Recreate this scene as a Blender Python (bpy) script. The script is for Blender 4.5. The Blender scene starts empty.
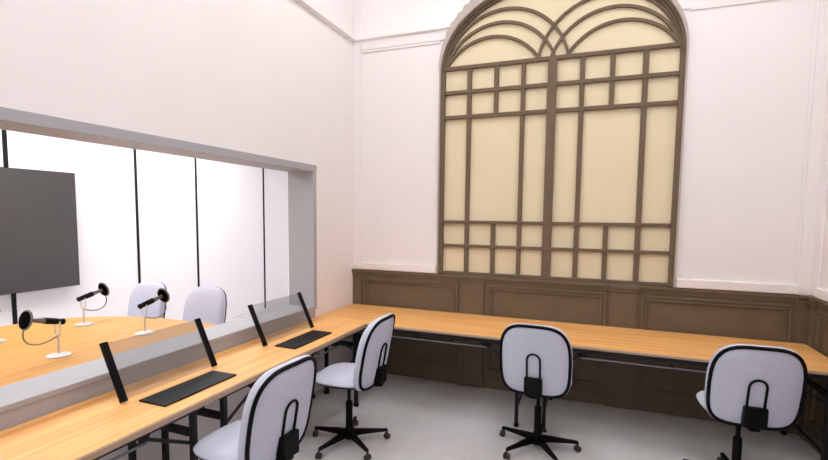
import bpy, bmesh, math, random
from mathutils import Vector, Matrix
random.seed(7)
PI = math.pi
S = bpy.context.scene
COL = S.collection

# ------------------------------------------------------------------ materials
def lin(c):
    return tuple(((v/255)/12.92 if v/255 <= 0.04045 else ((v/255+0.055)/1.055)**2.4) for v in c) + (1.0,)

def mat(name, rgb, rough=0.6, metal=0.0, var=0.04, scale=6.0, spec=0.3, bump=0.0, bscale=60):
    m = bpy.data.materials.new(name); m.use_nodes = True
    nt = m.node_tree; n = nt.nodes; l = nt.links
    b = n['Principled BSDF']
    b.inputs['Roughness'].default_value = rough
    b.inputs['Metallic'].default_value = metal
    b.inputs['Specular IOR Level'].default_value = spec
    tc = n.new('ShaderNodeTexCoord')
    nz = n.new('ShaderNodeTexNoise'); nz.inputs['Scale'].default_value = scale; nz.inputs['Detail'].default_value = 4
    l.new(tc.outputs['Object'], nz.inputs['Vector'])
    r = n.new('ShaderNodeValToRGB')
    c = lin(rgb)
    r.color_ramp.elements[0].position = 0.3; r.color_ramp.elements[1].position = 0.7
    r.color_ramp.elements[0].color = tuple(v*(1-var) for v in c[:3]) + (1,)
    r.color_ramp.elements[1].color = tuple(min(1, v*(1+var)) for v in c[:3]) + (1,)
    l.new(nz.outputs['Fac'], r.inputs['Fac']); l.new(r.outputs['Color'], b.inputs['Base Color'])
    if bump:
        n2 = n.new('ShaderNodeTexNoise'); n2.inputs['Scale'].default_value = bscale
        l.new(tc.outputs['Object'], n2.inputs['Vector'])
        bp = n.new('ShaderNodeBump'); bp.inputs['Strength'].default_value = bump; bp.inputs['Distance'].default_value = 0.002
        l.new(n2.outputs['Fac'], bp.inputs['Height']); l.new(bp.outputs['Normal'], b.inputs['Normal'])
    return m

def wood(name, light, dark, stretch=(0.5, 14, 14), rough=0.45):
    m = bpy.data.materials.new(name); m.use_nodes = True
    nt = m.node_tree; n = nt.nodes; l = nt.links
    b = n['Principled BSDF']; b.inputs['Roughness'].default_value = rough; b.inputs['Specular IOR Level'].default_value = 0.25
    tc = n.new('ShaderNodeTexCoord'); mp = n.new('ShaderNodeMapping'); mp.inputs['Scale'].default_value = stretch
    l.new(tc.outputs['Object'], mp.inputs['Vector'])
    nz = n.new('ShaderNodeTexNoise'); nz.inputs['Scale'].default_value = 2.2; nz.inputs['Detail'].default_value = 6; nz.inputs['Distortion'].default_value = 0.4
    l.new(mp.outputs['Vector'], nz.inputs['Vector'])
    r = n.new('ShaderNodeValToRGB'); e = r.color_ramp.elements
    e[0].position = 0.32; e[0].color = lin(dark); e[1].position = 0.62; e[1].color = lin(light)
    l.new(nz.outputs['Fac'], r.inputs['Fac']); l.new(r.outputs['Color'], b.inputs['Base Color'])
    return m

def emit(name, rgb, strength):
    m = bpy.data.materials.new(name); m.use_nodes = True
    nt = m.node_tree; nt.nodes.remove(nt.nodes['Principled BSDF'])
    e = nt.nodes.new('ShaderNodeEmission'); e.inputs['Color'].default_value = lin(rgb); e.inputs['Strength'].default_value = strength
    nt.links.new(e.outputs[0], nt.nodes['Material Output'].inputs['Surface'])
    return m

M = {}
M['wall'] = mat('white_plaster', (236, 232, 232), 0.85, var=0.012, scale=2.5, spec=0.15)
M['ceiling'] = mat('ceiling_white', (238, 236, 236), 0.9, var=0.01, spec=0.1)
M['plaster_edge'] = mat('arch_plaster', (184, 174, 168), 0.85, var=0.03, scale=15, spec=0.1)
M['studio_wall'] = mat('studio_white_panel', (243, 241, 244), 0.6, var=0.008, scale=2, spec=0.2)
M['joint'] = mat('black_joint', (5, 5, 6), 0.6, var=0.1)
M['floor'] = mat('grey_floor', (203, 201, 202), 0.7, var=0.03, scale=9, spec=0.2)
M['wains'] = wood('brown_panelling', (111, 97, 79), (106, 92, 74), (4, 4, 2), 0.55)
M['arch_wood'] = mat('arch_brown_wood', (111, 95, 78), 0.6, var=0.06, scale=12, spec=0.2)
M['pane'] = mat('cream_frosted_pane', (228, 215, 182), 0.55, var=0.012, scale=2, spec=0.2)
M['grey_frame'] = mat('grey_painted_frame', (168, 168, 173), 0.5, var=0.02, scale=4, spec=0.3)
M['desk'] = wood('light_oak_laminate', (242, 186, 117), (222, 158, 90))
M['studio_desk'] = wood('warm_oak_laminate', (220, 167, 98), (201, 145, 78), (14, 0.5, 14))
M['edge'] = mat('desk_edge_band', (178, 148, 126), 0.5, var=0.04)
M['edge_light'] = mat('desk_edge_bead', (205, 190, 170), 0.4, var=0.03)
M['steel'] = mat('black_steel', (20, 20, 23), 0.45, 0.0, var=0.08, spec=0.35)
M['grey_steel'] = mat('grey_steel_rod', (128, 130, 138), 0.45, 0.3, var=0.05)
M['fabric'] = mat('pale_lavender_fabric', (196, 199, 216), 0.85, var=0.02, scale=30, spec=0.1, bump=0.15, bscale=300)
M['black'] = mat('black_plastic', (5, 5, 6), 0.5, var=0.1, spec=0.15)
M['caster'] = mat('grey_caster', (62, 60, 60), 0.35, 0.3, var=0.1)
M['chrome'] = mat('light_metal', (205, 203, 200), 0.35, 0.35, var=0.03)
M['mic_white'] = mat('pale_mic_base', (214, 212, 210), 0.4, 0.1, var=0.02)
M['mic_grey'] = mat('grey_flex_metal', (112, 110, 108), 0.4, 0.4, var=0.05)
M['mesh_black'] = mat('black_pop_mesh', (4, 4, 5), 0.8, var=0.2, spec=0.03, scale=200, bump=0.6, bscale=400)
M['screen'] = mat('dark_screen', (68, 66, 66), 0.32, var=0.05, scale=1.5, spec=0.5)
M['pad'] = mat('black_pad', (9, 9, 11), 0.5, var=0.1, spec=0.15)
M['housing'] = mat('added_lamp_housing', (225, 225, 225), 0.5)

def glass_tint(name, rgb, alpha):
    m = bpy.data.materials.new(name); m.use_nodes = True
    nt = m.node_tree; n = nt.nodes; l = nt.links
    b = n['Principled BSDF']; b.inputs['Base Color'].default_value = lin(rgb); b.inputs['Roughness'].default_value = 0.25
    nz = n.new('ShaderNodeTexNoise'); nz.inputs['Scale'].default_value = 1.0
    mr = n.new('ShaderNodeMapRange'); mr.inputs['To Min'].default_value = alpha-0.01; mr.inputs['To Max'].default_value = alpha+0.01
    l.new(nz.outputs['Fac'], mr.inputs['Value']); l.new(mr.outputs['Result'], b.inputs['Alpha'])
    return m
M['tint'] = glass_tint('smoked_clear_glass', (112, 114, 116), 0.24)

# ------------------------------------------------------------------ helpers
def link(name, bm, m, parent=None, smooth=False, loc=None):
    me = bpy.data.meshes.new(name)
    bmesh.ops.recalc_face_normals(bm, faces=bm.faces)
    if smooth:
        for f in bm.faces: f.smooth = True
        for e in bm.edges:
            if len(e.link_faces) == 2 and e.calc_face_angle(0) > math.radians(38): e.smooth = False
    bm.to_mesh(me); bm.free()
    me.materials.append(m)
    o = bpy.data.objects.new(name, me); COL.objects.link(o)
    if parent: o.parent = parent
    if loc: o.location = loc
    return o

def box(bm, a, b, bev=0.0):
    x0, y0, z0 = (min(a[i], b[i]) for i in range(3)); x1, y1, z1 = (max(a[i], b[i]) for i in range(3))
    v = [bm.verts.new(p) for p in ((x0,y0,z0),(x1,y0,z0),(x1,y1,z0),(x0,y1,z0),(x0,y0,z1),(x1,y0,z1),(x1,y1,z1),(x0,y1,z1))]
    fs = [bm.faces.new([v[i] for i in f]) for f in ((3,2,1,0),(4,5,6,7),(0,1,5,4),(1,2,6,5),(2,3,7,6),(3,0,4,7))]
    if bev:
        es = set(e for f in fs for e in f.edges)
        bmesh.ops.bevel(bm, geom=list(es), offset=bev, segments=2, affect='EDGES', profile=0.5)

def obox(name, a, b, m, parent=None, bev=0.0):
    bm = bmesh.new(); box(bm, a, b, bev); return link(name, bm, m, parent)

def tube(bm, pts, r, seg=10, closed=False, caps=True):
    pts = [Vector(p) for p in pts]; n = len(pts)
    rs = r if isinstance(r, (list, tuple)) else [r]*n
    rings = []; prev = None
    for i, p in enumerate(pts):
        if closed: t = (pts[(i+1) % n] - pts[i-1]).normalized()
        else: t = (pts[min(i+1, n-1)] - pts[max(i-1, 0)]).normalized()
        if prev is None:
            u = t.orthogonal().normalized()
        else:
            u = (prev - t*prev.dot(t)); u = u.normalized() if u.length > 1e-6 else t.orthogonal().normalized()
        prev = u; w = t.cross(u)
        rings.append([bm.verts.new(p + (u*math.cos(2*PI*k/seg) + w*math.sin(2*PI*k/seg))*rs[i]) for k in range(seg)])
    for i in range(n if closed else n-1):
        A, B = rings[i], rings[(i+1) % n]
        for k in range(seg): bm.faces.new((A[k], A[(k+1) % seg], B[(k+1) % seg], B[k]))
    if caps and not closed:
        bm.faces.new(rings[0][::-1]); bm.faces.new(rings[-1])

def lathe(bm, prof, seg=24, mtx=None):
    rings = []
    for r, z in prof:
        if r < 1e-6: rings.append([bm.verts.new((0, 0, z))])
        else: rings.append([bm.verts.new((r*math.cos(2*PI*k/seg), r*math.sin(2*PI*k/seg), z)) for k in range(seg)])
    for A, B in zip(rings, rings[1:]):
        for k in range(seg):
            q = (k+1) % seg
            if len(A) == 1 and len(B) == 1: break
            if len(A) == 1: bm.faces.new((A[0], B[q], B[k]))
            elif len(B) == 1: bm.faces.new((A[k], A[q], B[0]))
            else: bm.faces.new((A[k], A[q], B[q], B[k]))
    for R_, fl in ((rings[0], True), (rings[-1], False)):
        if len(R_) > 1: bm.faces.new(R_[::-1] if fl else R_)
    if mtx is not None:
        vs = [v for R_ in rings for v in R_]
        bmesh.ops.transform(bm, matrix=mtx, verts=vs)

def prism(bm, poly, axis, a, b):
    """closed polygon (list of 2-tuples) swept along axis from a to b"""
    def P(q, t):
        if axis == 'x': return (t, q[0], q[1])
        if axis == 'y': return (q[0], t, q[1])
        return (q[0], q[1], t)
    A = [bm.verts.new(P(q, a)) for q in poly]; B = [bm.verts.new(P(q, b)) for q in poly]
    n = len(poly)
    bm.faces.new(A); bm.faces.new(B[::-1])
    for i in range(n): bm.faces.new((A[i], A[(i+1) % n], B[(i+1) % n], B[i]))

def struct(o, kind='structure'):
    o['kind'] = kind; return o

def empty(name, loc=(0, 0, 0), rz=0.0):
    o = bpy.data.objects.new(name, None); COL.objects.link(o); o.empty_display_size = 0.1
    o.location = loc; o.rotation_euler = (0, 0, rz); return o

def tag(o, label, cat, group=None):
    o['label'] = label; o['category'] = cat
    if group: o['group'] = group
    return o

def dup(src, loc=None, rz=None):
    def rec(o, par):
        c = o.copy(); COL.objects.link(c)
        if par: c.parent = par; c.matrix_parent_inverse = o.matrix_parent_inverse.copy()
        for ch in o.children: rec(ch, c)
        return c
    kids = {}
    r = rec(src, None)
    if loc is not None: r.location = loc
    if rz is not None: r.rotation_euler = (0, 0, rz)
    return r

# ------------------------------------------------------------------ room shell
RX = 3.97            # room width
FY = -6.2            # wall behind the camera
CZ = 4.7             # ceiling
OY0, OY1 = -3.9, -0.785     # inner opening of the studio window
OZ0, OZ1 = 0.826, 2.06
WT = 0.25            # left wall thickness
SX = -3.0            # studio far wall
SY0, SY1 = -6.2, 2.9

bm = bmesh.new(); box(bm, (SX-0.15, FY-0.15, -0.1), (RX+0.15, SY1+0.15, 0)); struct(link('floor', bm, M['floor']))
bm = bmesh.new(); box(bm, (0, FY-0.15, CZ), (RX+0.15, 0.2, CZ+0.1)); struct(link('ceiling', bm, M['ceiling']))
bm = bmesh.new(); box(bm, (SX-0.15, SY0-0.15, 3.0), (-WT, SY1+0.15, 3.1)); struct(link('ceiling.001', bm, M['ceiling']))

# left wall with the studio window opening
bm = bmesh.new()
box(bm, (-WT, FY, 0), (0, OY0-0.02, CZ)); box(bm, (-WT, OY1+0.02, 0), (0, SY1, CZ))
box(bm, (-WT, OY0-0.02, 0), (0, OY1+0.02, OZ0-0.02)); box(bm, (-WT, OY0-0.02, OZ1+0.02), (0, OY1+0.02, CZ))
struct(link('wall_left', bm, M['wall']))
bm = bmesh.new(); box(bm, (RX, FY, 0), (RX+0.15, 0.2, CZ)); struct(link('wall_right', bm, M['wall']))
bm = bmesh.new(); box(bm, (0, FY-0.15, 0), (RX+0.15, FY, CZ)); struct(link('wall_front', bm, M['wall']))
# studio shell
bm = bmesh.new(); box(bm, (SX-0.15, SY0, 0), (SX, SY1, 3.0)); struct(link('wall_studio_far', bm, M['studio_wall']))
bm = bmesh.new(); box(bm, (SX-0.15, SY1, 0), (-WT, SY1+0.15, 3.0)); struct(link('wall_studio_back', bm, M['studio_wall']))
bm = bmesh.new(); box(bm, (SX-0.15, SY0-0.15, 0), (-WT, SY0, 3.0)); struct(link('wall_studio_front', bm, M['studio_wall']))
for yy, w in ((-1.556, 0.04), (-0.178, 0.032), (0.767, 0.032), (2.236, 0.032)):
    struct(obox('trim_1', (SX, yy-w/2, 0.0), (SX+0.008, yy+w/2, 3.0), M['joint']))

# arch outline (superellipse head on straight jambs)
AX, AZ, AA, AB, AN = 1.992, 3.0, 1.036, 0.765, 2.2
def arch_pt(t, off=0.0):
    """t 0..1 from right spring over the top to left spring, offset outwards by off"""
    a = PI*t; c, s = math.cos(a), math.sin(a)
    x = AA*math.copysign(abs(c)**(2/AN), c); z = AB*abs(s)**(2/AN)
    if off:
        nx = math.copysign(abs(x/AA)**(AN-1)/AA, x); nz = (z/AB)**(AN-1)/AB
        L = math.hypot(nx, nz); x += off*nx/L; z += off*nz/L
    return (AX+x, AZ+z)
NT = 72
ABOT = 1.085
# back wall pieces around the arch, 0.2 m deep
bm = bmesh.new()
box(bm, (0, 0, 0), (RX, 0.2, ABOT))
arc = [arch_pt(i/NT) for i in range(NT+1)]
prism(bm, [(0, ABOT), (AX-AA, ABOT), (AX-AA, AZ), (0, AZ)], 'y', 0, 0.2)
prism(bm, [(AX+AA, ABOT), (RX, ABOT), (RX, AZ), (AX+AA, AZ)], 'y', 0, 0.2)
half = NT//2
prism(bm, arc[:half+1] + [(AX, CZ), (RX, CZ), (RX, AZ)], 'y', 0, 0.2)
prism(bm, arc[half:] + [(0, AZ), (0, CZ), (AX, CZ)], 'y', 0, 0.2)
struct(link('wall_back', bm, M['wall']))

# cornice on three walls (profile: distance from wall, z)
CP = [(0, 3.438), (0.014, 3.438), (0.018, 3.447), (0.034, 3.452), (0.038, 3.456), (0.034, 3.518), (0.02, 3.53), (0, 3.534)]
bm = bmesh.new(); prism(bm, CP, 'y', FY, 0.0); struct(link('trim_2', bm, M['wall']))
bm = bmesh.new(); prism(bm, [(RX-a, z) for a, z in CP], 'y', FY, 0.0); struct(link('trim_2', bm, M['wall']))
bm = bmesh.new(); prism(bm, [(-a, z) for a, z in CP], 'x', 0.0, 1.11); struct(link('trim_2', bm, M['wall']))
bm = bmesh.new(); prism(bm, [(-a, z) for a, z in CP], 'x', 2.874, RX); struct(link('trim_2', bm, M['wall']))

# plaster band round the arch head, ragged along its upper left edge
def band_w(t):
    if t < 0.5: return 0.014 + 0.02*math.sin(PI*min(1, t/0.5))
    s = (1-t)/0.5
    return 0.014 + 0.058*min(1, s*2.0)
jag = [0, 0.012, 0.012, -0.006, -0.006, 0.008, 0.016, 0.0]
outer = []
for i in range(NT+1):
    t = i/NT; w = band_w(t)
    if 0.55 < t < 0.86: w += jag[(i*5//3) % 8]*1.3
    outer.append(arch_pt(t, w))
bm = bmesh.new()
for i in range(NT):
    prism(bm, [arc[i], outer[i], outer[i+1], arc[i+1]], 'y', -0.03-0.022*min(1, 5*(i+0.5)/NT, 5*(1-(i+0.5)/NT)), 0.0)
for s in (-1, 1):
    w = 0.014
    prism(bm, [(AX+s*AA, ABOT+0.03), (AX+s*(AA+w), ABOT+0.03), (AX+s*(AA+w), AZ), (AX+s*AA, AZ)], 'y', -0.03, 0.0)
bmesh.ops.remove_doubles(bm, verts=bm.verts, dist=1e-5)
struct(link('trim_3', bm, M['plaster_edge']))

# white panel surrounds on the back wall: stiles and rails standing proud of the field
def surround(parts):
    bm = bmesh.new()
    for x0, z0, x1, z1, d in parts: box(bm, (x0, -d, z0), (x1, 0, z1), 0.006)
    return struct(link('trim_4', bm, M['wall']))
surround([(0.0, 1.094, 0.085, 3.44, 0.02)]); surround([(0.085, 3.355, 1.04, 3.44, 0.014)])
surround([(0.085, 1.1, AX-AA-0.02, 1.172, 0.035)])
surround([(3.875, 1.094, RX, 3.44, 0.02)]); surround([(2.944, 3.345, 3.875, 3.44, 0.014)])
surround([(AX+AA+0.02, 1.1, 3.875, 1.172, 0.035)])
surround([(0.0, 3.53, 0.085, CZ, 0.02)]); surround([(3.885, 3.53, RX, CZ, 0.02)])
# thin inner bead of each panel
for x0, x1 in ((0.085, AX-AA-0.016), (AX+AA+0.016, 3.875)):
    s = 1
    bm = bmesh.new()
    if x0 < 1: box(bm, (x0, -0.012, 1.172), (x0+0.022, 0, 3.355), 0.004)
    else: box(bm, (x1-0.022, -0.012, 1.172), (x1, 0, 3.345), 0.004)
    box(bm, (x0, -0.012, 3.33), (x1, 0, 3.352), 0.004)
    struct(link('trim_4', bm, M['wall']))
# same panelling on the right wall
bm = bmesh.new()
box(bm, (RX-0.02, -0.13, 1.1), (RX, -0.02, 3.44), 0.005); box(bm, (RX-0.02, FY, 3.35), (RX, -0.13, 3.44), 0.005)
box(bm, (RX-0.035, FY, 1.1), (RX, -0.13, 1.172), 0.005)
struct(link('trim_4', bm, M['wall']))

# ------------------------------------------------------------------ brown wainscot
def wains(T, x0, x1, cuts, pil):
    """T maps (u along wall, d out of the wall, z) to a point; cuts = panels, pil = pilasters"""
    def bx(bm, u0, z0, u1, z1, d0, d1, bev=0.0):
        a, b = T(u0, d0*0.6, z0), T(u1, d1*0.6, z1); box(bm, a, b, bev*0.6)
    bm = bmesh.new(); bx(bm, x0, 0.0, x1, 1.06, 0.0, 0.012); struct(link('trim_5', bm, M['wains']))
    bm = bmesh.new()                                   # cap moulding
    bx(bm, x0, 1.052, x1, 1.068, 0.0, 0.034, 0.004); bx(bm, x0, 1.068, x1, 1.094, 0.0, 0.05, 0.006); bx(bm, x0, 1.03, x1, 1.052, 0.0, 0.022, 0.003)
    struct(link('trim_6', bm, M['wains']))
    bm = bmesh.new()                                   # skirting
    bx(bm, x0, 0.0, x1, 0.105, 0.0, 0.026, 0.004); bx(bm, x0, 0.105, x1, 0.128, 0.0, 0.018, 0.004)
    o = link('baseboard_back' if T is TB else 'baseboard_right', bm, M['wains']); struct(o)
    for u0, u1 in cuts:                                # raised picture-frame moulding of every panel
        bm = bmesh.new()
        for k, (w0, w1, d) in enumerate(((0.0, 0.022, 0.036), (0.022, 0.034, 0.022), (0.034, 0.048, 0.043))):
            a0, a1, c0, c1 = u0+w0, u1-w0, 0.15+w0, 1.018-w0
            t = w1-w0
            bx(bm, a0, c1-t, a1, c1, 0.012, d, 0.003); bx(bm, a0, c0, a1, c0+t, 0.012, d, 0.003)
            bx(bm, a0, c0+t, a0+t, c1-t, 0.012, d, 0.003); bx(bm, a1-t, c0+t, a1, c1-t, 0.012, d, 0.003)
        struct(link('trim_7', bm, M['wains']))
    for u0, u1 in pil:
        bm = bmesh.new()
        bx(bm, u0, 0.0, u1, 1.04, 0.012, 0.046, 0.003); bx(bm, u0-0.012, 1.03, u1+0.012, 1.066, 0.012, 0.062, 0.004)
        bx(bm, u0-0.012, 1.066, u1+0.012, 1.096, 0.012, 0.085, 0.006); bx(bm, u0-0.01, 0.0, u1+0.01, 0.105, 0.012, 0.056, 0.004)
        bx(bm, u0-0.006, 0.105, u1+0.006, 0.128, 0.012, 0.051, 0.004)
        struct(link('trim_8', bm, M['wains']))
TB = lambda u, d, z: (u, -d, z)
TR = lambda u, d, z: (RX-d, u, z)
wains(TB, 0.0, RX, [(0.13, 1.165), (1.455, 2.515), (2.79, 3.85)], [(0.0, 0.1), (1.195, 1.425), (2.545, 2.76), (3.89, 3.955)])
wains(TR, FY, -0.02, [(-1.25, -0.17), (-2.65, -1.55)], [(-0.12, -0.05), (-1.51, -1.29)])

# ------------------------------------------------------------------ arched window
win = struct(empty('window_1', (AX, 0, ABOT)))
def W(name, bm, m):
    o = link(name, bm, m, win, loc=(-AX, 0, -ABOT)); return o
YP = 0.034      # pane plane
bm = bmesh.new()
inner = [arch_pt(i/NT) for i in range(NT+1)]
poly = [(AX-AA, ABOT)] + [(AX+AA, ABOT)] + inner
prism(bm, poly, 'y', YP, YP+0.012)
W('pane', bm, M['pane'])
# frame: stepped band
FW = 0.038
bm = bmesh.new()
for s in (-1, 1):
    prism(bm, [(AX+s*(AA-FW), ABOT), (AX+s*AA, ABOT), (AX+s*AA, AZ), (AX+s*(AA-FW), AZ)], 'y', -0.012, YP)
def fw(t): return FW + 0.006*math.sin(PI*t)**0.8
for i in range(NT):
    t0, t1 = i/NT, (i+1)/NT
    prism(bm, [arch_pt(t0), arch_pt(t1), arch_pt(t1, -fw(t1)*0.55), arch_pt(t0, -fw(t0)*0.55)], 'y', -0.016, YP)
    prism(bm, [arch_pt(t0, -fw(t0)*0.55), arch_pt(t1, -fw(t1)*0.55), arch_pt(t1, -fw(t1)), arch_pt(t0, -fw(t0))], 'y', 0.002, YP)
box(bm, (AX-AA, -0.012, ABOT), (AX+AA, YP, 1.1))
bmesh.ops.remove_doubles(bm, verts=bm.verts, dist=1e-5)
W('window_frame', bm, M['arch_wood'])
XL, XR = AX-AA+FW, AX+AA-FW
for z0, z1 in ((3.065, 3.1), (2.838, 2.872), (2.604, 2.639), (1.599, 1.629), (1.368, 1.395), (1.1, 1.126)):
    bm = bmesh.new(); box(bm, (XL, 0.0, z0), (XR, YP, z1), 0.003); W('transom_bar', bm, M['arch_wood'])
bm = bmesh.new(); box(bm, (1.953, -0.008, 1.1), (2.031, YP, 3.08), 0.004); W('centre_mullion', bm, M['arch_wood'])
for xa, xb, full in ((1.213, 1.255, 1), (1.471, 1.512, 0), (1.718, 1.757, 1), (2.224, 2.266, 1), (2.467, 2.508, 0), (2.721, 2.765, 1)):
    for z0, z1 in ([(1.1, 3.08)] if full else [(2.62, 3.08), (1.1, 1.61)]):
        bm = bmesh.new(); box(bm, (xa, 0.004, z0), (xb, YP, z1), 0.003); W('muntin', bm, M['arch_wood'])
# tracery: three overlapping arcs each side
for cx, cz, r in ((1.436, 2.826, 0.511), (1.503, 2.922, 0.534), (1.556, 2.997, 0.573)):
    for s in (-1, 1):
        a0 = math.asin((3.085-cz)/r); n = 40
        pts = []
        for i in range(n+1):
            a = a0 + (PI-2*a0)*i/n
            x = cx + r*math.cos(a)
            pts.append(((x if s < 0 else 2*AX-x), cz + r*math.sin(a), a))
        bm = bmesh.new(); rings = []
        h = 0.0122; yo = 0.008 + (r-0.5)*0.03 + s*0.001
        for x, z, a in pts:
            ccx = cx if s < 0 else 2*AX-cx
            d = Vector((x-ccx, 0, z-cz)).normalized()
            p = Vector((x, 0, z))
            rings.append([bm.verts.new(q) for q in (p+d*h+Vector((0, yo, 0)), p-d*h+Vector((0, yo, 0)), p-d*h+Vector((0, YP, 0)), p+d*h+Vector((0, YP, 0)))])
        for A, B in zip(rings, rings[1:]):
            for k in range(4): bm.faces.new((A[k], A[(k+1) % 4], B[(k+1) % 4], B[k]))
        bm.faces.new(rings[0]); bm.faces.new(rings[-1][::-1])
        W('tracery_arc', bm, M['arch_wood'])

# ------------------------------------------------------------------ studio window frame (grey)
w2 = struct(empty('window_2', (0, OY1, OZ0)))
def W2(name, bm, m): return link(name, bm, m, w2, loc=(0, -OY1, -OZ0))
F = 0.057
bm = bmesh.new()
box(bm, (-WT-0.012, OY0-F, OZ1), (0.014, OY1+F, OZ1+F), 0.003); W2('head_frame', bm, M['grey_frame'])
bm = bmesh.new(); box(bm, (-WT-0.012, OY1, OZ0-0.0), (0.014, OY1+F*0.85, OZ1), 0.003); W2('jamb', bm, M['grey_frame'])
bm = bmesh.new(); box(bm, (-WT-0.012, OY0-F, OZ0-0.0), (0.014, OY0, OZ1), 0.003); W2('jamb', bm, M['grey_frame'])
bm = bmesh.new(); box(bm, (-WT-0.012, OY0-F, OZ0-0.03), (0.014, OY1+F*0.85, OZ0), 0.004); W2('sill', bm, M['grey_frame'])
bm = bmesh.new(); box(bm, (0.0, OY0-F, 0.7), (0.008, OY1+0.03, OZ0-0.03), 0.002); W2('apron', bm, M['grey_frame'])

# ------------------------------------------------------------------ folding tables
TH = 0.72
def make_table(L, Wd, band=0.024, rail=0.036):
    """long axis = local X, front = -Y, origin at floor centre"""
    t = empty('folding_table')
    hx, hy = L/2-0.0002, Wd/2
    bm = bmesh.new(); box(bm, (-hx, -hy, TH-0.004), (hx, hy, TH)); link('tabletop', bm, M['desk'], t)
    bm = bmesh.new(); box(bm, (-hx, -hy, TH-band), (hx, hy, TH-0.0042), 0.001); link('edge_band', bm, M['edge'], t)
    for s in (-1, 1):
        bm = bmesh.new(); box(bm, (-hx, s*hy-0.0015, TH-0.010), (hx, s*hy+0.0015, TH-0.0035)); link('edge_bead', bm, M['edge_light'], t)
    for s in (-1, 1):
        bm = bmesh.new(); y = s*(hy-0.028)
        box(bm, (-hx+0.05, y-0.015, TH-band-rail), (hx-0.05, y+0.015, TH-band), 0.003); link('apron_rail', bm, M['steel'], t)
    for s in (-1, 1):
        bm = bmesh.new(); box(bm, (s*(hx-0.065)-0.015, -hy+0.05, TH-band-rail+0.002), (s*(hx-0.065)+0.015, hy-0.05, TH-band), 0.003)
        link('end_rail', bm, M['steel'], t)
    lx = hx-0.105
    for sx in (-1, 1):
        for sy in (-1, 1):
            x, y = sx*lx, sy*(hy-0.042)
            bm = bmesh.new(); box(bm, (x-0.014, y-0.017, 0.02), (x+0.014, y+0.017, TH-0.05), 0.005)
            lg = link('leg', bm, M['steel'], t)
            bm = bmesh.new(); box(bm, (x-0.017, y-0.02, 0.0), (x+0.017, y+0.02, 0.03), 0.005); link('foot_cap', bm, M['black'], lg)
            bm = bmesh.new()
            tube(bm, [(x-sx*0.012, y, 0.5), (x-sx*0.31, y, TH-0.06)], 0.009, 8); link('brace', bm, M['steel'], t)
        bm = bmesh.new(); box(bm, (sx*lx-0.008, -hy+0.07, 0.525), (sx*lx+0.008, hy-0.07, 0.57), 0.003)
        for k in (-0.11, 0.03): box(bm, (sx*lx-0.011, k, 0.54), (sx*lx+0.011, k+0.08, 0.553), 0.002)
        link('cross_plate', bm, M['steel'], t)
        bm = bmesh.new(); tube(bm, [(sx*lx, -hy+0.07, 0.16), (sx*lx, hy-0.07, 0.16)], 0.009, 8); link('stretcher', bm, M['steel'], t)
    # wire shelf below the top
    sh = None
    zs = TH-0.108; sx = hx-0.39
    bm = bmesh.new(); tube(bm, [(-sx-0.03, -hy+0.055, zs), (sx+0.03, -hy+0.055, zs)], 0.0065, 8); sh = link('shelf_front_rod', bm, M['grey_steel'], t)
    bm = bmesh.new()
    n = 5
    for k in range(1, n):
        y = -hy+0.055 + (Wd-0.16)*k/(n-1)
        tube(bm, [(-sx, y, zs), (sx, y, zs)], 0.006, 6)
    for x in (-sx, -sx/2, 0, sx/2, sx): tube(bm, [(x, -hy+0.055, zs), (x, hy-0.1, zs)], 0.006, 6)
    link('wire_shelf', bm, M['steel'], t)
    for s in (-1, 1):
        for y0 in (-hy+0.06, hy-0.11):
            bm = bmesh.new()
            prism(bm, [(s*sx, zs-0.005), (s*(sx+0.035), zs-0.005), (s*(sx+0.075), TH-0.05), (s*(sx-0.01), TH-0.05)], 'y', y0, y0+0.004)
            link('shelf_bracket', bm, M['steel'], t)
    return t

G = 'oak laminate folding tables'
BW = 0.75     # back tables' depth
LB = 1.965
ta = make_table(LB, BW); ta.location = (0.01+LB/2, -0.03-BW/2, 0)
tag(ta, 'oak laminate folding table against the wainscot in the far left corner', 'table', G)
tb = dup(ta, (0.01+LB*1.5, -0.03-BW/2, 0)); tag(tb, 'oak laminate folding table along the back wall, ending at the right wall', 'table', G)
LW = 0.535; LL = 1.755
tl = make_table(LL, LW, 0.036, 0.018); yl = -0.03-BW-0.003
tl.location = (0.014+LW/2, yl-LL/2, 0); tl.rotation_euler = (0, 0, PI/2)
tag(tl, 'narrow oak folding table under the studio window, carrying the two clear displays', 'table', G)
# front edge of the left tables faces +X: local -Y -> +X under +90 deg rotation
tc_ = dup(tl, (0.014+LW/2, yl-LL*1.5, 0), PI/2); tag(tc_, 'narrow oak folding table nearest the camera at lower left of the photo', 'table', G)

# ------------------------------------------------------------------ office chairs
def outline(w, h, n=3.8, top=0.9, N=60):
    pts = []
    for i in range(N):
        a = 2*PI*i/N; c, s = math.cos(a), math.sin(a)
        m_ = n if s > 0 else n*1.3
        x = w/2*math.copysign(abs(c)**(2/m_), c); z = h/2*math.copysign(abs(s)**(2/m_), s)
        x *= 1 + (top-1)*max(0, z/(h/2))**2 + (-0.05)*max(0, -z/(h/2))**2
        pts.append((x, z))
    return pts

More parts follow.
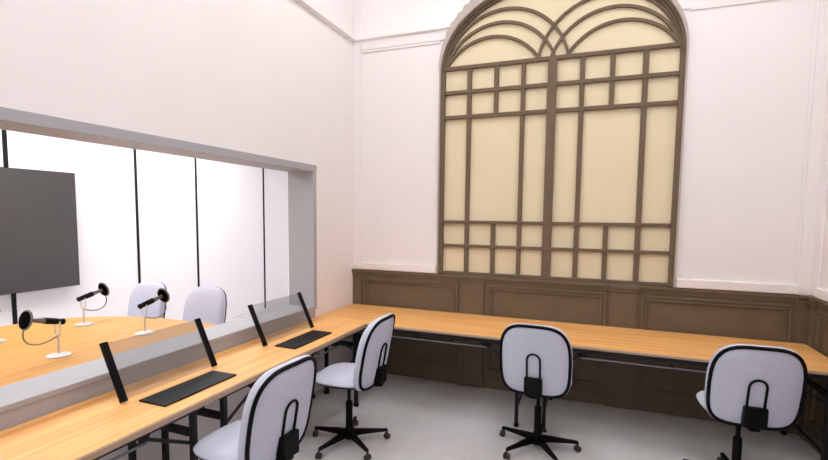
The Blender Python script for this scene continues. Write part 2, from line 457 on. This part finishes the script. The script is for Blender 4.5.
def pad(rings, ol, f):
    """rings: list of (scale inset in m, depth); f maps (x, z, depth) to 3D"""
    bm = bmesh.new(); R_ = []
    mx = max(abs(p[0]) for p in ol); mz = max(abs(p[1]) for p in ol)
    for ins, d in rings:
        R_.append([bm.verts.new(f(x*(1-ins/mx), z*(1-ins/mz), d)) for x, z in ol])
    n = len(ol)
    for A, B in zip(R_, R_[1:]):
        for k in range(n): bm.faces.new((A[k], A[(k+1) % n], B[(k+1) % n], B[k]))
    for ring, (ins, d), fl in ((R_[0], rings[0], 1), (R_[-1], rings[-1], 0)):
        c = bm.verts.new(f(0, 0, d))
        for k in range(n):
            q = (k+1) % n
            bm.faces.new((ring[q], ring[k], c) if fl else (ring[k], ring[q], c))
    return bm

BZ, BH, BWD = 0.72, 0.51, 0.477
def back_f(x, z, d):
    # leaning back a little, gently wrapped round the sitter
    y = -0.232 + d + 0.55*x*x - 0.18*z - 0.12*max(0, z)**2
    return (x, y, BZ + z)
def make_chair():
    c = empty('office_chair')
    ol = outline(BWD, BH)
    bm = pad([(0.2, 0.056), (0.15, 0.057), (0.09, 0.056), (0.05, 0.051), (0.022, 0.041), (0.008, 0.03), (0.0, 0.01), (0.0, -0.004), (0.004, -0.014), (0.016, -0.02)], ol, back_f)
    link('backrest', bm, M['fabric'], c, True)
    bm = bmesh.new(); mx, mz = BWD/2, BH/2
    tube(bm, [back_f(x*(1-0.012/mx), z*(1-0.012/mz), -0.02) for x, z in ol], 0.0108, 8, closed=True)
    link('back_piping', bm, M['black'], c, True)
    bm = pad([(0.014, -0.018), (0.03, -0.026), (0.06, -0.031), (0.12, -0.034), (0.18, -0.035)], ol, back_f)
    link('back_panel', bm, M['fabric'], c, True)
    # seat: outline in plan
    so = outline(0.44, 0.43, 3.2, 0.9)
    def sf(x, y, d): 
        return (x, y+0.03, 0.51 + d + 0.35*x*x*0.15 - (0.9*max(0, y-0.12)**2))
    bm = pad([(0.2, 0.034), (0.12, 0.036), (0.07, 0.034), (0.035, 0.027), (0.012, 0.014), (0.0, 0.0), (0.004, -0.01), (0.03, -0.016)], so, sf)
    link('seat', bm, M['fabric'], c, True)
    bm = pad([(0.006, -0.008), (0.006, -0.018), (0.03, -0.032), (0.1, -0.042), (0.18, -0.044)], so, sf)
    link('seat_pan', bm, M['black'], c, True)
    # J bar, bracket box and loop behind the back
    bm = bmesh.new(); box(bm, (-0.026, -0.24, 0.468), (0.026, 0.02, 0.484), 0.004)
    link('back_bar', bm, M['black'], c)
    bm = bmesh.new(); box(bm, (-0.058, -0.275, 0.492), (0.058, -0.222, 0.61), 0.006)
    box(bm, (-0.026, -0.265, 0.470), (0.026, -0.23, 0.49), 0.004)
    link('bracket', bm, M['black'], c)
    bm = bmesh.new(); hw = 0.043
    loop = [(-hw, 0.575), (-hw, 0.72)] + [(-hw*math.cos(PI*k/10), 0.73+0.046*math.sin(PI*k/10)) for k in range(11)] + [(hw, 0.72), (hw, 0.575)]
    tube(bm, [(x, back_f(x, z-BZ, -0.041)[1], z) for x, z in loop], 0.0068, 8); link('adjuster_loop', bm, M['black'], c, True)
    # gas column and base
    bm = bmesh.new(); lathe(bm, [(0.0, 0.04), (0.03, 0.04), (0.036, 0.055), (0.036, 0.105), (0.027, 0.125), (0.025, 0.128), (0.025, 0.31), (0.021, 0.32), (0.0135, 0.322), (0.0135, 0.46), (0.0, 0.46)], 20)
    link('gas_column', bm, M['black'], c, True)
    bm = bmesh.new(); box(bm, (-0.09, -0.08, 0.456), (0.09, 0.08, 0.472), 0.004); link('seat_plate', bm, M['black'], c)
    for k in range(5):
        a = PI/2 + 2*PI*k/5
        d = Vector((math.cos(a), math.sin(a), 0)); pz = d.cross(Vector((0, 0, 1)))
        bm = bmesh.new()
        st = [(0.02, 0.02, 0.105, 0.06), (0.1, 0.017, 0.1, 0.062), (0.2, 0.014, 0.087, 0.062), (0.285, 0.0115, 0.077, 0.06)]
        rings = []
        for r, hw_, zt, zb in st:
            rings.append([bm.verts.new(d*r + pz*q + Vector((0, 0, z))) for q, z in ((-hw_, zb), (hw_, zb), (hw_*0.7, zt), (-hw_*0.7, zt))])
        for A, B in zip(rings, rings[1:]):
            for j in range(4): bm.faces.new((A[j], A[(j+1) % 4], B[(j+1) % 4], B[j]))
        bm.faces.new(rings[0][::-1]); bm.faces.new(rings[-1])
        lg = link('base_leg', bm, M['black'], c)
        bm = bmesh.new()
        cc = d*0.285
        ax = (d*0.45 + pz*0.9).normalized()
        for s in (-1, 1):
            rot = Vector((0, 0, 1)).rotation_difference(ax).to_matrix().to_4x4()
            lathe(bm, [(0.0, -0.008), (0.018, -0.008), (0.022, -0.004), (0.022, 0.004), (0.018, 0.008), (0.0, 0.008)], 16,
                  Matrix.Translation(cc + ax*0.012*s + Vector((0, 0, 0.0221))) @ rot)
        tube(bm, [cc+Vector((0, 0, 0.03)), cc+Vector((0, 0, 0.07))], 0.007, 8)
        link('caster', bm, M['caster'], lg, True)
    return c

GC = 'pale swivel chairs'
ch = make_chair(); ch.location = (2.065, -1.05, 0); ch.rotation_euler = (0, 0, math.radians(-3))
tag(ch, 'pale swivel chair in the middle of the back table, its back squarely to the camera', 'chair', GC)
chairs = [((0.772, -1.49, 0), 91, 'pale swivel chair at the left table beside the farther display, seen from its side'),
          ((0.782, -2.55, 0), 87, 'nearest pale swivel chair, large in the foreground at the left table, base out of frame'),
          ((3.275, -1.05, 0), 1.5, 'pale swivel chair at far right, its base cut off by the bottom of the photo'),
          ((-1.76, -1.285, 0), 178, 'pale swivel chair behind the studio table, left of the two, partly hidden by a microphone'),
          ((-1.005, -1.285, 0), 180, 'pale swivel chair behind the studio table, right of the two, nearest the window jamb')]
for loc, rz, lab in chairs:
    o = dup(ch, loc, math.radians(rz)); tag(o, lab, 'chair', GC if loc[0] > 0 else 'pale chairs in the studio')

# ------------------------------------------------------------------ transparent displays and keyboards
def make_display(wd):
    d = empty('clear_display')
    a = math.radians(25); h = 0.322
    U = Vector((-math.sin(a), 0, math.cos(a))); N = Vector((math.cos(a), 0, math.sin(a)))
    def slab(y0, y1, h0, h1, t):
        bm = bmesh.new(); vs = []
        for q in (-t/2, t/2):
            for y, hh in ((y0, h0), (y1, h0), (y1, h1), (y0, h1)):
                p = U*hh + N*q; vs.append(bm.verts.new((p.x, y, p.z)))
        for f in ((3,2,1,0),(4,5,6,7),(0,1,5,4),(1,2,6,5),(2,3,7,6),(3,0,4,7)): bm.faces.new([vs[i] for i in f])
        return bm
    for s in (-1, 1):
        e = s*wd/2; link('side_bar', slab(min(e, e-s*0.036), max(e, e-s*0.036), 0.004, h, 0.014), M['black'], d)
    link('glass_panel', slab(-wd/2+0.036, wd/2-0.036, 0.012, h-0.006, 0.004), M['tint'], d)
    return d
d1 = make_display(0.633); d1.location = (0.222, -2.4995, TH+0.001)
tag(d1, 'clear glass display between two leaning black bars, nearer the camera on the left table', 'display', 'clear displays')
d2 = dup(d1, (0.217, -1.4175, TH+0.001)); tag(d2, 'clear glass display between two leaning black bars, farther along by the window jamb', 'display', 'clear displays')

bm = bmesh.new()
vs = [(-0.09, -0.245), (0.09, -0.245), (0.09, 0.245), (-0.09, 0.245)]
prism(bm, vs, 'z', 0.0, 0.009)
bmesh.ops.bevel(bm, geom=[e for e in bm.edges], offset=0.002, segments=2, affect='EDGES', profile=0.5)
kb = link('keyboard', bm, M['pad'])
kb.location = (0.364, -2.515, TH)
tag(kb, 'flat plain black keyboard in front of the nearer clear display', 'keyboard', 'black keyboards')
k2 = dup(kb, (0.364, -1.445, TH)); tag(k2, 'flat plain black keyboard in front of the farther clear display', 'keyboard', 'black keyboards')

# ------------------------------------------------------------------ studio table
stbl = empty('studio_table', (-1.25, -2.4, 0))
def srel(bm): bmesh.ops.translate(bm, vec=(1.25, 2.4, 0), verts=bm.verts)
pl = []
cx_, rx_, ry_ = -1.1, 1.05, 0.75
for i in range(25):
    a = PI/2 + (PI/2)*i/24; pl.append((cx_+rx_*math.cos(a), -2.09+ry_*math.sin(a)))
for i in range(25):
    a = PI + (PI/2)*i/24; pl.append((cx_+rx_*math.cos(a), -2.75+ry_*math.sin(a)))
pl += [(-0.34, -3.5), (-0.3, -3.46), (-0.3, -1.38), (-0.34, -1.34)]
bm = bmesh.new(); prism(bm, pl, 'z', TH-0.028, TH); srel(bm); link('tabletop', bm, M['studio_desk'], stbl)
for yy in (-1.95, -2.95):
    bm = bmesh.new(); box(bm, (-1.22, yy-0.25, 0), (-1.18, yy+0.25, TH-0.028), 0.004); box(bm, (-1.4, yy-0.27, 0), (-1.0, yy+0.27, 0.03), 0.006); srel(bm)
    link('pedestal', bm, M['studio_desk'], stbl)
tag(stbl, 'big oak meeting table with a rounded end, beyond the grey studio window', 'table')

# ------------------------------------------------------------------ microphones
def make_mic():
    """points along local +Y"""
    m = empty('microphone')
    bm = bmesh.new(); lathe(bm, [(0.0, 0.0), (0.068, 0.0), (0.07, 0.003), (0.069, 0.008), (0.05, 0.013), (0.02, 0.017), (0.0, 0.018)], 32); link('base', bm, M['mic_white'], m, True)
    bm = bmesh.new(); lathe(bm, [(0.0, 0.012), (0.0075, 0.014), (0.0065, 0.12), (0.010, 0.122), (0.010, 0.142), (0.0, 0.143)], 16); link('stem', bm, M['chrome'], m, True)
    bm = bmesh.new()
    hw = 0.026
    U = [(-hw, 0, 0.232), (-hw, 0, 0.175)] + [(-hw*math.cos(PI*k/8), 0, 0.17-0.03*math.sin(PI*k/8)) for k in range(9)] + [(hw, 0, 0.175), (hw, 0, 0.232)]
    tube(bm, U, 0.0042, 8); link('yoke', bm, M['chrome'], m, True)
    tilt = math.radians(14); HZ = 0.232
    A = Matrix.Translation((0, 0, HZ)) @ Matrix.Rotation(tilt, 4, 'X') @ Matrix.Rotation(-PI/2, 4, 'X')   # local z -> +Y tilted up
    bm = bmesh.new(); lathe(bm, [(0.0, -0.047), (0.014, -0.046), (0.02, -0.04), (0.02, -0.03), (0.014, -0.026), (0.018, -0.02), (0.0205, 0.02), (0.0215, 0.08), (0.0, 0.08)], 20, A); link('body', bm, M['black'], m, True)
    bm = bmesh.new(); lathe(bm, [(0.0, 0.08), (0.019, 0.08), (0.017, 0.1), (0.013, 0.14), (0.014, 0.165), (0.0, 0.165)], 20, A); link('connector', bm, M['mic_grey'], m, True)
    D = A @ Matrix.Translation((0, 0, 0.185))
    bm = bmesh.new(); lathe(bm, [(0.0, -0.012), (0.03, -0.011), (0.055, -0.007), (0.055, 0.007), (0.03, 0.011), (0.0, 0.012)], 28, D); pf = link('pop_filter', bm, M['mesh_black'], m, True)
    bm = bmesh.new(); tube(bm, [D @ Vector((0.058*math.cos(2*PI*k/32), 0.058*math.sin(2*PI*k/32), 0)) for k in range(32)], 0.0065, 8, closed=True); link('filter_rim', bm, M['mic_grey'], pf, True)
    # gooseneck from stem to the rim's lower edge
    e = D @ Vector((0, 0.062, 0)); 
    if e.z > (D @ Vector((0, -0.062, 0))).z: e = D @ Vector((0, -0.062, 0))
    P = [Vector((0, 0.008, 0.132)), Vector((0, 0.12, 0.075)), Vector((0, 0.225, 0.115)), e]
    pts = []
    for i in range(21):
        t = i/20; s = 1-t
        pts.append(P[0]*s**3 + P[1]*3*s*s*t + P[2]*3*s*t*t + P[3]*t**3)
    bm = bmesh.new(); tube(bm, pts, 0.0045, 8); link('gooseneck', bm, M['mic_grey'], m, True)
    return m
GM = 'desk microphones'
mc = make_mic(); mc.location = (-0.89, -2.425, TH); mc.rotation_euler = (0, 0, PI)
tag(mc, 'desk microphone with round pop filter turned left, the nearest and largest', 'microphone', GM)
for loc, rz, lab in (((-0.885, -1.797, TH), 0, 'desk microphone turned right, standing in front of the two studio chairs'),
                     ((-1.605, -1.79, TH), 0, 'desk microphone turned right, farther back below the corner of the dark screen'),
                     ((-1.655, -2.4, TH), PI, 'desk microphone cut off by the left edge, only its pale base in view')):
    tag(dup(mc, loc, rz), lab, 'microphone', GM)

# ------------------------------------------------------------------ wall screen
tv = empty('wall_screen', (SX, -2.042, 0.863))
TW, THt = 2.15, 1.229
bm = bmesh.new(); box(bm, (0.05, -TW/2, 0), (0.09, TW/2, THt), 0.004); link('bezel', bm, M['black'], tv)
bm = bmesh.new(); box(bm, (0.088, -TW/2+0.006, 0.006), (0.0915, TW/2-0.006, THt-0.006)); link('screen', bm, M['screen'], tv)
bm = bmesh.new(); box(bm, (0.0, -0.4, 0.35), (0.05, 0.4, 0.85), 0.004); link('wall_mount', bm, M['black'], tv)
tag(tv, 'large dark grey screen hung on the white studio wall', 'screen')

# ------------------------------------------------------------------ unseen ceiling lamps, added to light both rooms
EM = emit('added_lamp_diffuser', (252, 252, 253), 9.1)
EM2 = emit('added_studio_diffuser', (253, 253, 253), 19.0)
def added_lamp(x, y, z, w, l, em, label, group):
    r = empty('added_ceiling_light', (x, y, z))
    bm = bmesh.new(); box(bm, (-w/2-0.03, -l/2-0.03, -0.06), (w/2+0.03, l/2+0.03, 0.0), 0.004); link('housing', bm, M['housing'], r)
    bm = bmesh.new(); box(bm, (-w/2, -l/2, -0.066), (w/2, l/2, -0.058)); link('diffuser', bm, em, r)
    return tag(r, label, 'light', group)
for x in (1.0, 2.97):
    for y in (-1.2, -3.0, -4.8):
        added_lamp(x, y, CZ, 0.6, 1.2, EM, 'flat square-edged ceiling light, unseen, added to light the room', 'added ceiling lights')
for y in (-4.2, -2.0, 0.4):  # unseen lights added towards the far wall so it renders white
    added_lamp(-2.1, y, 3.0, 0.6, 1.2, EM2, 'flat ceiling light, unseen, added to brighten the studio', 'added studio lights')

# ------------------------------------------------------------------ world, camera, view
w = bpy.data.worlds.new('World'); S.world = w; w.use_nodes = True
w.node_tree.nodes['Background'].inputs['Color'].default_value = (1, 1, 1, 1)
w.node_tree.nodes['Background'].inputs['Strength'].default_value = 0.3

yaw, pitch, roll, fpx, dcy = -0.36849033, 0.0797358874, -0.0109518593, 461.776, 22.1526
cd = bpy.data.cameras.new('Camera'); cam = bpy.data.objects.new('Camera', cd); COL.objects.link(cam)
cy, sy, cp, sp = math.cos(yaw), math.sin(yaw), math.cos(pitch), math.sin(pitch)
fw_ = Vector((sy*cp, cy*cp, -sp)); rt = Vector((cy, -sy, 0)); dn = fw_.cross(rt)
c_, s_ = math.cos(roll), math.sin(roll)
r2 = rt*c_ + dn*s_; d2 = dn*c_ - rt*s_
Rm = Matrix((r2, -d2, -fw_)).transposed().to_4x4()
cam.matrix_world = Matrix.Translation((2.381, -4.376, 1.675)) @ Rm
cd.sensor_width = 36.0; cd.sensor_fit = 'HORIZONTAL'; cd.lens = fpx/828*36
cd.shift_y = dcy/828
cd.clip_start = 0.05; cd.clip_end = 60
S.camera = cam
S.view_settings.view_transform = 'Standard'; S.view_settings.look = 'None'
S.view_settings.gamma = 1.0; S.view_settings.use_curve_mapping = False
S.view_settings.exposure = 0.0
S.cycles.max_bounces = 10; S.cycles.diffuse_bounces = 8; S.cycles.transparent_max_bounces = 12
